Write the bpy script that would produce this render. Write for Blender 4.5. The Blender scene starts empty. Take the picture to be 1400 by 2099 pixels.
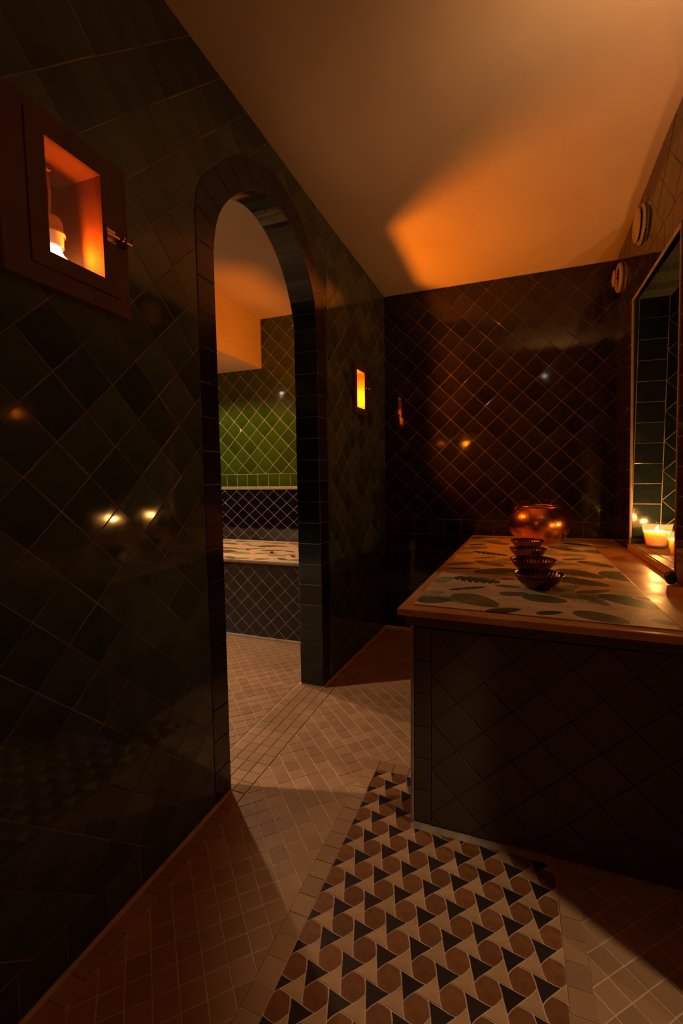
import bpy, math, random
import numpy as np
from mathutils import Vector, Matrix

random.seed(7)
S = bpy.context.scene
COL = S.collection
V = Vector

# ------------------------------------------------------------------ camera
CX, CY, FPX, CAM_H = 700.0, 1049.5, 925.0, 1.2
def _n(a):
    a = np.array(a, float)
    return a / np.linalg.norm(a)
_Y = _n([354, 75.5, -FPX]); _X = _n([2426, -40, FPX]); _X = _n(_X - _Y * _X.dot(_Y)); _Z = np.cross(_X, _Y)
ROT = np.array([_X, _Y, _Z])
cam_data = bpy.data.cameras.new('camera')
cam_data.sensor_fit = 'HORIZONTAL'; cam_data.sensor_width = 36.0
cam_data.lens = FPX / 1400.0 * 36.0
cam_data.clip_start = 0.02; cam_data.clip_end = 50
cam = bpy.data.objects.new('camera', cam_data); COL.objects.link(cam)
cam.matrix_world = Matrix.Translation((0, 0, CAM_H)) @ Matrix(ROT.tolist()).to_4x4()
S.camera = cam

# ------------------------------------------------------------------ world, exposure
w = bpy.data.worlds.new('world'); S.world = w; w.use_nodes = True
w.node_tree.nodes['Background'].inputs[0].default_value = (0.02, 0.016, 0.012, 1)
w.node_tree.nodes['Background'].inputs[1].default_value = 0.2
S.view_settings.view_transform = 'Standard'
S.view_settings.look = 'None'
S.view_settings.gamma = 1.0
S.view_settings.use_curve_mapping = False
S.view_settings.exposure = 0.0

AMBER = (1.0, 0.20, 0.003)
WARM = (1.0, 0.64, 0.38)
P_SPOT1, P_SPOT2, P_HALL, P_BACK, P_ADDED_SCONCE = 225, 74, 110, 46, 20
E_NICHE_A, E_NICHE_B, E_NICHE_C = 5.5, 3, 6
P_NICHE_A, P_NICHE_B, P_NICHE_C = 2, 60, 48
P_ADDED_LANTERN = 9
P_CANDLE = 8.5

def lamp(name, kind, loc, energy, color, radius=0.03, target=None, cone=150, blend=0.3):
    d = bpy.data.lights.new(name, kind); d.energy = energy; d.color = color
    d.shadow_soft_size = radius
    o = bpy.data.objects.new(name, d); COL.objects.link(o); o.location = loc
    if kind == 'SPOT':
        d.spot_size = math.radians(cone); d.spot_blend = blend
        t = V(target) - V(loc)
        o.rotation_euler = t.to_track_quat('-Z', 'Y').to_euler()
    return o

# downlights of the next room, of the passage beside the photographer and, as added fill, behind the camera
SPOT1, SPOT2 = (-3.3, 0.85, 2.2), (-2.60, 2.71, 2.2)
HALL = (1.5, 0.42, 2.57)
BACKL = (0.43, -0.42, 2.585)
lamp('downlight_beam', 'SPOT', SPOT1, P_SPOT1, WARM, 0.03, (SPOT1[0] + .12, SPOT1[1] + .05, 0), 126, 0.14)
lamp('downlight_beam', 'SPOT', SPOT2, P_SPOT2, WARM, 0.03, (SPOT2[0] + .12, SPOT2[1] - .05, 0), 158, 0.2)
lamp('downlight_beam', 'SPOT', BACKL, P_BACK, (1, .46, .15), 0.03, (BACKL[0] - .1, BACKL[1] - .25, 0), 58, 0.5)  # beam is added fill: aimed rearward so its floor bounce lifts the ceiling
lamp('downlight_beam', 'SPOT', HALL, P_HALL, (1.0, 0.66, 0.36), 0.05, (0.27, 1.15, 0.0), 35, 0.55)
ADDED_SCONCE = (0.50, 1.22, 2.17)
lamp('added_sconce_light', 'SPOT', ADDED_SCONCE, P_ADDED_SCONCE, (1.0, 0.44, 0.16), 0.03, (0.40, 1.54, 2.63), 124, 0.8)  # added uplight, out of view, that brightens the ceiling at upper right

# ------------------------------------------------------------------ materials
MATS = {}
def nodes_of(m):
    m.use_nodes = True
    nt = m.node_tree
    return nt, nt.nodes, nt.links, nt.nodes['Principled BSDF']

def pmat(name, base, rough=0.5, metal=0.0, vary=0.0, noise=0.0, nscale=8.0, base2=None, bump=0.0, bscale=40.0,
         rvary=0.0, ior=1.5, sss=0.0, emit=None, estr=0.0, spec=0.5, coords='Object', bdetail=3.0, world=False):
    m = bpy.data.materials.new(name); nt, N, L, b = nodes_of(m)
    b.inputs['Base Color'].default_value = (*base, 1)
    b.inputs['Roughness'].default_value = rough
    b.inputs['Metallic'].default_value = metal
    b.inputs['IOR'].default_value = ior
    b.inputs['Specular IOR Level'].default_value = spec
    if world:
        geo = N.new('ShaderNodeNewGeometry'); co = geo.outputs['Position']
    else:
        tc = N.new('ShaderNodeTexCoord'); co = tc.outputs[coords]
    col = None
    if base2 is not None or noise > 0:
        nz = N.new('ShaderNodeTexNoise'); nz.inputs['Scale'].default_value = nscale; nz.inputs['Detail'].default_value = 5
        L.new(co, nz.inputs['Vector'])
        mx = N.new('ShaderNodeMix'); mx.data_type = 'RGBA'
        rp = N.new('ShaderNodeMapRange'); rp.inputs['From Min'].default_value = 0.35; rp.inputs['From Max'].default_value = 0.65
        L.new(nz.outputs['Fac'], rp.inputs['Value'])
        L.new(rp.outputs['Result'], mx.inputs['Factor'])
        c2 = base2 if base2 is not None else tuple(c * (1 - noise) for c in base)
        mx.inputs['A'].default_value = (*base, 1); mx.inputs['B'].default_value = (*c2, 1)
        col = mx.outputs['Result']
    if vary > 0:
        oi = N.new('ShaderNodeObjectInfo')
        mr = N.new('ShaderNodeMapRange'); mr.inputs['To Min'].default_value = 1 - vary; mr.inputs['To Max'].default_value = 1 + vary
        L.new(oi.outputs['Random'], mr.inputs['Value'])
        hs = N.new('ShaderNodeHueSaturation'); L.new(mr.outputs['Result'], hs.inputs['Value'])
        if col is not None: L.new(col, hs.inputs['Color'])
        else: hs.inputs['Color'].default_value = (*base, 1)
        col = hs.outputs['Color']
    if col is not None: L.new(col, b.inputs['Base Color'])
    if rvary > 0:
        n2 = N.new('ShaderNodeTexNoise'); n2.inputs['Scale'].default_value = 14; n2.inputs['Detail'].default_value = 4
        L.new(co, n2.inputs['Vector'])
        m2 = N.new('ShaderNodeMapRange'); m2.inputs['From Min'].default_value = .3; m2.inputs['From Max'].default_value = .7
        m2.inputs['To Min'].default_value = max(0.02, rough - rvary); m2.inputs['To Max'].default_value = rough + rvary
        L.new(n2.outputs['Fac'], m2.inputs['Value']); L.new(m2.outputs['Result'], b.inputs['Roughness'])
    if bump > 0:
        n3 = N.new('ShaderNodeTexNoise'); n3.inputs['Scale'].default_value = bscale; n3.inputs['Detail'].default_value = bdetail
        L.new(co, n3.inputs['Vector'])
        bp = N.new('ShaderNodeBump'); bp.inputs['Strength'].default_value = 1.0; bp.inputs['Distance'].default_value = bump
        L.new(n3.outputs['Fac'], bp.inputs['Height']); L.new(bp.outputs['Normal'], b.inputs['Normal'])
    if sss > 0:
        b.inputs['Subsurface Weight'].default_value = sss
        b.inputs['Subsurface Radius'].default_value = (0.05, 0.022, 0.006)
        b.inputs['Subsurface Scale'].default_value = 1.0
    if emit is not None:
        b.inputs['Emission Color'].default_value = (*emit, 1); b.inputs['Emission Strength'].default_value = estr
    MATS[name] = m
    return m

M_OLIVE = pmat('glaze_dark_olive', (0.080, 0.105, 0.080), 0.06, vary=0.35, base2=(0.050, 0.075, 0.058), nscale=6, bump=0.00022, bscale=7, rvary=0.03, bdetail=2)
M_BACK = pmat('glaze_dark_brown', (0.022, 0.016, 0.010), 0.06, vary=0.3, base2=(0.013, 0.010, 0.008), nscale=6, bump=0.00022, bscale=7, rvary=0.03, bdetail=2)
M_JAMB = pmat('glaze_petrol', (0.009, 0.016, 0.016), 0.13, vary=0.35, base2=(0.005, 0.009, 0.010), nscale=9, bump=0.0012, bscale=12, rvary=0.06)
M_BAND = pmat('glaze_dark_plum', (0.017, 0.012, 0.013), 0.16, vary=0.3, bump=0.001, bscale=12)
M_GREEN = pmat('glaze_green', (0.042, 0.074, 0.002), 0.07, vary=0.22, base2=(0.030, 0.060, 0.002), nscale=9, bump=0.0004, bscale=10, rvary=0.03)
M_BLACK = pmat('glaze_black', (0.006, 0.005, 0.0055), 0.08, vary=0.3, bump=0.0008, bscale=12, rvary=0.05)
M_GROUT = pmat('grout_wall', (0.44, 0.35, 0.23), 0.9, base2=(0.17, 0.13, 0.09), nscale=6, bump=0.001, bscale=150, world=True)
M_GROUTL = pmat('grout_pale', (0.55, 0.48, 0.42), 0.9, base2=(0.42, 0.36, 0.3), nscale=20, world=True)
M_GROUTD = pmat('grout_black', (0.045, 0.033, 0.023), 0.8)
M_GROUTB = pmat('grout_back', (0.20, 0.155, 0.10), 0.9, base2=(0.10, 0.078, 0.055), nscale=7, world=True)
M_GROUTF = pmat('grout_floor', (0.66, 0.50, 0.38), 0.85, base2=(0.50, 0.37, 0.27), nscale=12, bump=0.001, bscale=200, world=True)
M_BEIGE = pmat('zellige_beige', (0.385, 0.235, 0.128), 0.5, vary=0.15, base2=(0.325, 0.19, 0.10), nscale=5, bump=0.0008, bscale=40, rvary=0.12, world=True)
M_HEX = pmat('terracotta_brown', (0.215, 0.088, 0.032), 0.4, vary=0.2, base2=(0.155, 0.06, 0.021), nscale=30, bump=0.0006, bscale=90)
M_STARD = pmat('star_black', (0.022, 0.015, 0.015), 0.38, vary=0.25, bump=0.0006, bscale=90)
M_STARP = pmat('star_sand', (0.47, 0.30, 0.16), 0.45, vary=0.1, base2=(0.39, 0.24, 0.125), nscale=30, bump=0.0006, bscale=90)
M_PLASTER = pmat('plaster', (0.68, 0.60, 0.50), 0.85, base2=(0.63, 0.54, 0.44), nscale=2.5, bump=0.0015, bscale=14, world=True)
M_SLAB = pmat('polished_plaster', (0.62, 0.32, 0.12), 0.36, base2=(0.48, 0.235, 0.085), nscale=7, bump=0.001, bscale=16, rvary=0.1, world=True)
M_FACE = pmat('stone_face_tile', (0.075, 0.054, 0.038), 0.6, vary=0.05, base2=(0.06, 0.043, 0.03), nscale=9, bump=0.0006, bscale=30)
M_EDGE = pmat('edge_mortar', (0.34, 0.27, 0.20), 0.8, base2=(0.24, 0.18, 0.13), nscale=25, bump=0.001, bscale=80, world=True)
M_WOOD = pmat('dark_brown_wood', (0.14, 0.06, 0.03), 0.6, base2=(0.10, 0.042, 0.02), nscale=9, bump=0.0006, bscale=60)
M_NICHE = pmat('niche_plaster', (0.26, 0.075, 0.011), 0.7, base2=(0.21, 0.06, 0.009), nscale=12, bump=0.001, bscale=30)
M_NICHED = pmat('niche_plaster_dark', (0.07, 0.018, 0.003), 0.7)
M_BRASS = pmat('brass', (0.75, 0.45, 0.18), 0.25, metal=1.0)
M_DARKMETAL = pmat('dark_metal', (0.08, 0.06, 0.05), 0.4, metal=0.8)
M_SOCKET = pmat('cream_ceramic', (0.75, 0.62, 0.45), 0.35)
M_CABLE = pmat('cable', (0.55, 0.42, 0.3), 0.5)
M_WHITEP = pmat('white_plastic', (0.36, 0.30, 0.24), 0.4)
M_BOWL = pmat('bowl_bronze', (0.17, 0.062, 0.028), 0.22, metal=0.85, base2=(0.09, 0.03, 0.014), nscale=18, bump=0.0006, bscale=60, rvary=0.06)
M_WAX = pmat('wax', (0.98, 0.88, 0.66), 0.5, sss=1.0)
M_WICK = pmat('wick', (0.03, 0.02, 0.015), 0.9)
M_PETAL = pmat('rose_petal', (0.35, 0.006, 0.012), 0.6, base2=(0.22, 0.003, 0.008), nscale=40)
M_LUMP = pmat('black_rubber', (0.012, 0.010, 0.009), 0.5, bump=0.002, bscale=40)
M_VOID = pmat('duct_dark', (0.01, 0.008, 0.007), 0.8)
M_ALCOVE = pmat('ledge_plaster', (0.50, 0.30, 0.17), 0.5, vary=0.06, base2=(0.42, 0.24, 0.13), nscale=10, bump=0.0008, bscale=30, world=True)

# hammered copper
M_COPPER = bpy.data.materials.new('hammered_copper')
nt, N, L, b = nodes_of(M_COPPER)
b.inputs['Base Color'].default_value = (0.80, 0.33, 0.13, 1); b.inputs['Metallic'].default_value = 1.0; b.inputs['Roughness'].default_value = 0.27
tc = N.new('ShaderNodeTexCoord'); vo = N.new('ShaderNodeTexVoronoi'); vo.feature = 'SMOOTH_F1'; vo.inputs['Scale'].default_value = 55
bp = N.new('ShaderNodeBump'); bp.inputs['Distance'].default_value = 0.0016; bp.inputs['Strength'].default_value = 0.6
nz = N.new('ShaderNodeTexNoise'); nz.inputs['Scale'].default_value = 9
mx = N.new('ShaderNodeMix'); mx.data_type = 'RGBA'; mx.inputs['A'].default_value = (0.85, 0.36, 0.14, 1); mx.inputs['B'].default_value = (0.5, 0.17, 0.06, 1)
L.new(tc.outputs['Object'], vo.inputs['Vector']); L.new(vo.outputs['Distance'], bp.inputs['Height']); L.new(bp.outputs['Normal'], b.inputs['Normal'])
L.new(tc.outputs['Object'], nz.inputs['Vector']); L.new(nz.outputs['Fac'], mx.inputs['Factor']); L.new(mx.outputs['Result'], b.inputs['Base Color'])

def glassy(name, tint=(1, 1, 1), fr=1.45, rough=0.02, haze=0.0):
    m = bpy.data.materials.new(name); m.use_nodes = True; nt = m.node_tree; N = nt.nodes; L = nt.links
    N.clear()
    out = N.new('ShaderNodeOutputMaterial'); tr = N.new('ShaderNodeBsdfTransparent'); gl = N.new('ShaderNodeBsdfGlossy')
    tr.inputs['Color'].default_value = (*tint, 1); gl.inputs['Roughness'].default_value = rough
    lw = N.new('ShaderNodeLayerWeight'); lw.inputs['Blend'].default_value = 0.5
    pw = N.new('ShaderNodeMath'); pw.operation = 'POWER'; pw.inputs[1].default_value = 5.0
    f = N.new('ShaderNodeMath'); f.operation = 'MULTIPLY_ADD'; f.inputs[1].default_value = 0.9; f.inputs[2].default_value = 0.04
    L.new(lw.outputs['Facing'], pw.inputs[0]); L.new(pw.outputs[0], f.inputs[0])
    mx = N.new('ShaderNodeMixShader'); L.new(f.outputs[0], mx.inputs[0]); L.new(tr.outputs[0], mx.inputs[1]); L.new(gl.outputs[0], mx.inputs[2])
    if haze > 0:
        tl = N.new('ShaderNodeBsdfTranslucent'); m2 = N.new('ShaderNodeMixShader'); m2.inputs[0].default_value = haze
        L.new(mx.outputs[0], m2.inputs[1]); L.new(tl.outputs[0], m2.inputs[2]); mx = m2
    L.new(mx.outputs[0], out.inputs['Surface'])
    return m
M_GLASS = glassy('clear_glass', (0.97, 0.95, 0.92), haze=0.035)
M_PANE = glassy('window_glass', (0.96, 0.93, 0.88))

def emis(name, color, strength):
    m = bpy.data.materials.new(name); m.use_nodes = True; N = m.node_tree.nodes; N.clear()
    out = N.new('ShaderNodeOutputMaterial'); e = N.new('ShaderNodeEmission')
    e.inputs['Color'].default_value = (*color, 1); e.inputs['Strength'].default_value = strength
    m.node_tree.links.new(e.outputs[0], out.inputs['Surface'])
    return m
M_FLAME = emis('flame', (1.0, 0.62, 0.25), 30)

# print on the covers: colour attribute drawn as leaves
M_PRINT = bpy.data.materials.new('leaf_print_vinyl')
nt, N, L, b = nodes_of(M_PRINT)
at = N.new('ShaderNodeAttribute'); at.attribute_name = 'print'
L.new(at.outputs['Color'], b.inputs['Base Color']); b.inputs['Roughness'].default_value = 0.45

# ------------------------------------------------------------------ object helpers
def link(o, parent=None):
    COL.objects.link(o)
    if parent is not None:
        o.parent = parent
        o.matrix_parent_inverse = parent.matrix_world.inverted() if False else Matrix.Identity(4)
    return o

def mesh_data(name, verts, faces, mat, smooth=False):
    me = bpy.data.meshes.new(name)
    me.from_pydata([tuple(v) for v in verts], [], faces)
    if smooth:
        me.polygons.foreach_set('use_smooth', [True] * len(me.polygons))
    if mat: me.materials.append(mat)
    me.update()
    return me

class MB:
    def __init__(s): s.v = []; s.f = []
    def add(s, verts, faces):
        k = len(s.v); s.v += [tuple(v) for v in verts]; s.f += [tuple(i + k for i in f) for f in faces]; return s
    def box(s, a, b_):
        x0, y0, z0 = a; x1, y1, z1 = b_
        vs = [(x0, y0, z0), (x1, y0, z0), (x1, y1, z0), (x0, y1, z0), (x0, y0, z1), (x1, y0, z1), (x1, y1, z1), (x0, y1, z1)]
        return s.add(vs, [(3, 2, 1, 0), (4, 5, 6, 7), (0, 1, 5, 4), (1, 2, 6, 5), (2, 3, 7, 6), (3, 0, 4, 7)])
    def prism(s, poly, z0, z1):
        n = len(poly)
        vs = [(p[0], p[1], z0) for p in poly] + [(p[0], p[1], z1) for p in poly]
        fs = [tuple(range(n - 1, -1, -1)), tuple(range(n, 2 * n))] + [(i, (i + 1) % n, n + (i + 1) % n, n + i) for i in range(n)]
        return s.add(vs, fs)
    def lathe(s, prof, seg=48, center=(0, 0, 0), flute=None):
        vs = []; n = len(prof)
        for k in range(seg):
            a = 2 * math.pi * k / seg
            for i, (r, z) in enumerate(prof):
                rr = r if flute is None else flute(r, z, a, i)
                vs.append((center[0] + rr * math.cos(a), center[1] + rr * math.sin(a), center[2] + z))
        fs = [(k * n + i, ((k + 1) % seg) * n + i, ((k + 1) % seg) * n + i + 1, k * n + i + 1) for k in range(seg) for i in range(n - 1)]
        return s.add(vs, fs)
    def tube(s, pts, r, seg=10):
        vs = []; n = len(pts)
        for i, p in enumerate(pts):
            d = (V(pts[min(i + 1, n - 1)]) - V(pts[max(i - 1, 0)])).normalized()
            q = d.to_track_quat('Z', 'Y')
            for k in range(seg):
                a = 2 * math.pi * k / seg
                vs.append(tuple(V(p) + q @ V((r * math.cos(a), r * math.sin(a), 0))))
        fs = [(i * seg + k, i * seg + (k + 1) % seg, (i + 1) * seg + (k + 1) % seg, (i + 1) * seg + k) for i in range(n - 1) for k in range(seg)]
        fs += [tuple(range(seg - 1, -1, -1)), tuple((n - 1) * seg + k for k in range(seg))]
        return s.add(vs, fs)
    def build(s, name, mat, parent=None, smooth=False, mtx=None, bevel=0.0, label=None):
        o = bpy.data.objects.new(name, mesh_data(name, s.v, s.f, mat, smooth)); link(o, parent)
        if mtx is not None: o.matrix_basis = mtx
        if bevel > 0:
            m = o.modifiers.new('bevel', 'BEVEL'); m.width = bevel; m.segments = 2; m.limit_method = 'ANGLE'
        if label: o['label'] = label
        return o

def tag(o, label=None, cat=None, group=None, kind=None):
    if label: o['label'] = label
    if cat: o['category'] = cat
    if group: o['group'] = group
    if kind: o['kind'] = kind
    return o

def empty(name, loc=(0, 0, 0), mtx=None, **kw):
    o = bpy.data.objects.new(name, None); COL.objects.link(o); o.empty_display_size = 0.05
    if mtx is not None: o.matrix_basis = mtx
    else: o.location = loc
    return tag(o, **kw)

def copy_tree(o, parent=None):
    c = o.copy(); COL.objects.link(c)
    if parent is not None: c.parent = parent
    for ch in [x for x in bpy.data.objects if x.parent == o]: copy_tree(ch, c)
    return c

# ------------------------------------------------------------------ planar tiling
class Frame:
    def __init__(s, O, U, W):
        s.O = V(O); s.U = V(U).normalized(); s.W = V(W); s.W = (s.W - s.U * s.W.dot(s.U)).normalized(); s.N = s.U.cross(s.W)
        s.R = Matrix((s.U, s.W, s.N)).transposed().to_4x4()
    def pt(s, u, v, n=0): return s.O + s.U * u + s.W * v + s.N * n
    def mtx(s, u=0, v=0, n=0): return Matrix.Translation(s.pt(u, v, n)) @ s.R

def clip(subj, conv):
    out = list(subj); m = len(conv)
    for i in range(m):
        ax, ay = conv[i]; bx, by = conv[(i + 1) % m]
        inp = out; out = []
        if not inp: return []
        def side(p): return (bx - ax) * (p[1] - ay) - (by - ay) * (p[0] - ax)
        for j in range(len(inp)):
            P = inp[j - 1]; Q = inp[j]; sp = side(P); sq = side(Q)
            if sq >= 0:
                if sp < 0:
                    t = sp / (sp - sq); out.append((P[0] + (Q[0] - P[0]) * t, P[1] + (Q[1] - P[1]) * t))
                out.append(Q)
            elif sp >= 0:
                t = sp / (sp - sq); out.append((P[0] + (Q[0] - P[0]) * t, P[1] + (Q[1] - P[1]) * t))
    res = []
    for p in out:
        if not res or (abs(p[0] - res[-1][0]) + abs(p[1] - res[-1][1])) > 1e-5: res.append(p)
    if len(res) > 1 and abs(res[0][0] - res[-1][0]) + abs(res[0][1] - res[-1][1]) < 1e-5: res.pop()
    return res if len(res) >= 3 else []

def area(p):
    return 0.5 * sum(p[i - 1][0] * p[i][1] - p[i][0] * p[i - 1][1] for i in range(len(p)))

def inset(poly, d):
    n = len(poly); out = []
    for i in range(n):
        p0 = V(poly[i - 1]); p1 = V(poly[i]); p2 = V(poly[(i + 1) % n])
        e1 = (p1 - p0).normalized(); e2 = (p2 - p1).normalized()
        n1 = V((-e1.y, e1.x)); n2 = V((-e2.y, e2.x))
        k = 1 + n1.dot(n2)
        off = (n1 + n2) / max(k, 0.35) * d
        out.append((p1.x + off.x, p1.y + off.y))
    return out

def tile_mb(mb, poly, th, bev=0.0):
    n = len(poly)
    if bev > 0:
        top = inset(poly, bev)
        vs = [(p[0], p[1], -0.004) for p in poly] + [(p[0], p[1], th - bev * 0.7) for p in poly] + [(p[0], p[1], th) for p in top]
        fs = [tuple(range(2 * n, 3 * n))]
        for k in (0, 1): fs += [(k * n + i, k * n + (i + 1) % n, (k + 1) * n + (i + 1) % n, (k + 1) * n + i) for i in range(n)]
    else:
        vs = [(p[0], p[1], -0.004) for p in poly] + [(p[0], p[1], th) for p in poly]
        fs = [tuple(range(n, 2 * n))] + [(i, (i + 1) % n, n + (i + 1) % n, n + i) for i in range(n)]
    mb.add(vs, fs)

Rt = ROT
def screen(p):
    v = Rt.T @ np.array([p.x, p.y, p.z - CAM_H])
    if v[2] > -0.05: return None
    return (CX + FPX * v[0] / -v[2], CY - FPX * v[1] / -v[2], -v[2])

SHARED = {}
def lay(parent, fr, regions, cells, mat, name='tile', th=0.006, limit=280, tilt=0.0025, bev=0.0012, minarea=0.012, vis=None, lift=0.0):
    """cells: list of convex polygons (already reduced by the joint); regions: list of simple polygons"""
    items = []
    for cell in cells:
        cx = sum(p[0] for p in cell) / len(cell); cy = sum(p[1] for p in cell) / len(cell)
        ca = abs(area(cell)); pieces = []; full = False
        for rg in regions:
            q = clip(rg, cell)
            if q:
                a = abs(area(q))
                if a > 0.999 * ca: full = True; pieces = [cell]; break
                if a > 0.004 * ca: pieces.append(q)
        tot = sum(abs(area(q)) for q in pieces)
        if tot < minarea * ca: continue
        if not full and len(pieces) == 1: pass
        c3 = fr.pt(cx, cy); s = screen(c3)
        score = -1
        if s and -60 < s[0] < 1460 and -60 < s[1] < 2160: score = tot / (s[2] ** 2)
        if vis is not None and not vis(c3): score = -1
        items.append((score, cx, cy, pieces, full, cell))
    items.sort(key=lambda t: -t[0])
    rest = MB(); nsep = 0
    for score, cx, cy, pieces, full, cell in items:
        if score > 0 and nsep < limit:
            nsep += 1
            if full:
                key = (name, mat.name, th, len(cell), round(abs(area(cell)) * 1e5), round(cell[0][0] - cx, 3), round(cell[0][1] - cy, 3))
                if key not in SHARED:
                    mb = MB(); tile_mb(mb, [(p[0] - cx, p[1] - cy) for p in cell], th, bev)
                    SHARED[key] = mesh_data(name, mb.v, mb.f, mat)
                me = SHARED[key]
            else:
                mb = MB()
                for q in pieces: tile_mb(mb, [(p[0] - cx, p[1] - cy) for p in q], th, 0)
                me = mesh_data(name, mb.v, mb.f, mat)
            o = bpy.data.objects.new(name, me); link(o, parent)
            T = tilt if full else tilt * 0.4
            o.matrix_basis = fr.mtx(cx, cy, lift + random.uniform(-.0004, .0004)) @ Matrix.Rotation(random.gauss(0, T), 4, 'X') @ Matrix.Rotation(random.gauss(0, T), 4, 'Y') @ Matrix.Rotation(random.gauss(0, .004 if full else 0), 4, 'Z')
        else:
            for q in pieces: tile_mb(rest, q, th + lift, 0)
    if rest.v:
        o = rest.build(name + '_field', mat, parent, mtx=fr.mtx(0, 0, 0)); o['kind'] = 'stuff'
    return nsep

def diag_cells(u0, v0, du, dv, box, gap=0.0032):
    """diamonds whose corners are the nodes (u0+m*du, v0+n*dv), m+n even"""
    a0, b0, a1, b1 = box; out = []
    g = gap / 2 * math.sqrt(2)
    for m in range(int((a0 - u0) / du) - 2, int((a1 - u0) / du) + 3):
        for n in range(int((b0 - v0) / dv) - 2, int((b1 - v0) / dv) + 3):
            if (m + n) % 2 == 0: continue
            cu, cv = u0 + m * du, v0 + n * dv
            if cu + du < a0 or cu - du > a1 or cv + dv < b0 or cv - dv > b1: continue
            out.append([(cu - du + g, cv), (cu, cv - dv + g), (cu + du - g, cv), (cu, cv + dv - g)])
    return out

def rect_cells(us, vs, gap=0.0025):
    g = gap / 2
    return [[(us[i] + g, vs[j] + g), (us[i + 1] - g, vs[j] + g), (us[i + 1] - g, vs[j + 1] - g), (us[i] + g, vs[j + 1] - g)]
            for i in range(len(us) - 1) for j in range(len(vs) - 1)]

def steps(a, b_, s):
    n = max(1, round((b_ - a) / s)); return [a + (b_ - a) * i / n for i in range(n + 1)]

def rect(a0, b0, a1, b1): return [(a0, b0), (a1, b0), (a1, b1), (a0, b1)]

def around(outer, hole):
    """outer rect minus hole rect -> four rects"""
    a0, b0, a1, b1 = outer; c0, d0, c1, d1 = hole
    return [rect(a0, b0, c0, b1), rect(c1, b0, a1, b1), rect(c0, b0, c1, d0), rect(c0, d1, c1, b1)]

def sheet(name, fr, polys, mat, n=0.0, parent=None):
    mb = MB()
    for p in polys:
        k = len(mb.v); mb.v += [(q[0], q[1], n) for q in p]; mb.f.append(tuple(range(k, k + len(p))))
    return mb.build(name, mat, parent, mtx=fr.mtx())

# ------------------------------------------------------------------ measures of the place
XL, XP = -1.0, -1.14           # two faces of the partition
YB = 3.44                      # back wall
HC = 2.63                      # ceiling
D0, D1 = 1.387, 2.285          # doorway
INNER = [(1.387, 2.0), (1.404, 2.085), (1.436, 2.158), (1.49, 2.228), (1.565, 2.295), (1.65, 2.350), (1.74, 2.392), (1.83, 2.411),
         (1.92, 2.405), (2.01, 2.378), (2.10, 2.325), (2.18, 2.245), (2.235, 2.155), (2.27, 2.075), (2.285, 2.0)]
OUTER = [(1.29, 2.0), (1.293, 2.11), (1.318, 2.19), (1.38, 2.268), (1.462, 2.35), (1.565, 2.432), (1.70, 2.492), (1.84, 2.524),
         (1.96, 2.518), (2.07, 2.478), (2.175, 2.41), (2.27, 2.315), (2.345, 2.21), (2.39, 2.10), (2.40, 2.0)]
def spline(P, k=4):
    out = []
    for i in range(len(P) - 1):
        p0 = V(P[max(i - 1, 0)]); p1 = V(P[i]); p2 = V(P[i + 1]); p3 = V(P[min(i + 2, len(P) - 1)])
        for j in range(k):
            t = j / k
            q = 0.5 * ((2 * p1) + (-p0 + p2) * t + (2 * p0 - 5 * p1 + 4 * p2 - p3) * t * t + (-p0 + 3 * p1 - 3 * p2 + p3) * t ** 3)
            out.append((q.x, q.y))
    out.append(P[-1]); return out
IN4, OUT4 = spline(INNER), spline(OUTER)
APEX = 7 * 4                   # index of the crown in IN4 / OUT4
HS = 2.66                      # wall height (a little above the plaster)

# ------------------------------------------------------------------ left wall (near part, with lamp niche A and the arch)
FL = Frame((XL - 0.006, 0, 0), (0, 1, 0), (0, 0, 1))
NA = (0.757, 1.715, 0.904, 1.965)      # opening
FA = (0.655, 1.638, 0.985, 2.020)      # frame
ax, az = OUT4[APEX]
g = 0.002
holeA = (FA[0] + .01, FA[1] + .01, FA[2] - .01, FA[3] - .01)
def near_regions(lo):
    r = [rect(-1.5, lo, holeA[0], HS), rect(holeA[0], lo, holeA[2], holeA[1]), rect(holeA[0], holeA[3], holeA[2], HS)]
    arc = [(u - g, v_ + g) for u, v_ in OUT4[:APEX + 1]]
    r.append([(holeA[2], lo), (1.29 - g, lo)] + arc + [(ax - g, HS), (holeA[2], HS)])
    arc2 = [(u + g, v_ + g) for u, v_ in OUT4[APEX:]]
    r.append([(ax - g, HS), (ax - g, az + g)] + arc2 + [(2.40 + g, lo), (2.42, lo), (2.42, HS)])
    return r
wall_left = sheet('wall_left', FL, [rect(-1.5, 0, holeA[0], HS), rect(holeA[0], 0, holeA[2], holeA[1]), rect(holeA[0], holeA[3], holeA[2], HS),
                  [(holeA[2], 0), (1.387, 0)] + IN4[:APEX + 1] + [(IN4[APEX][0], HS), (holeA[2], HS)],
                  [(IN4[APEX][0], HS)] + IN4[APEX:] + [(2.285, 0), (2.42, 0), (2.42, HS)]], M_GROUT, .0048)
tag(wall_left, 'dark glazed tile wall with the arched doorway and the near lamp niche', kind='structure')
wall_left.data.transform(Matrix.Identity(4))
I4 = empty('x'); bpy.data.objects.remove(I4)
def child_frame(fr, parent_frame_obj): return fr
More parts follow.
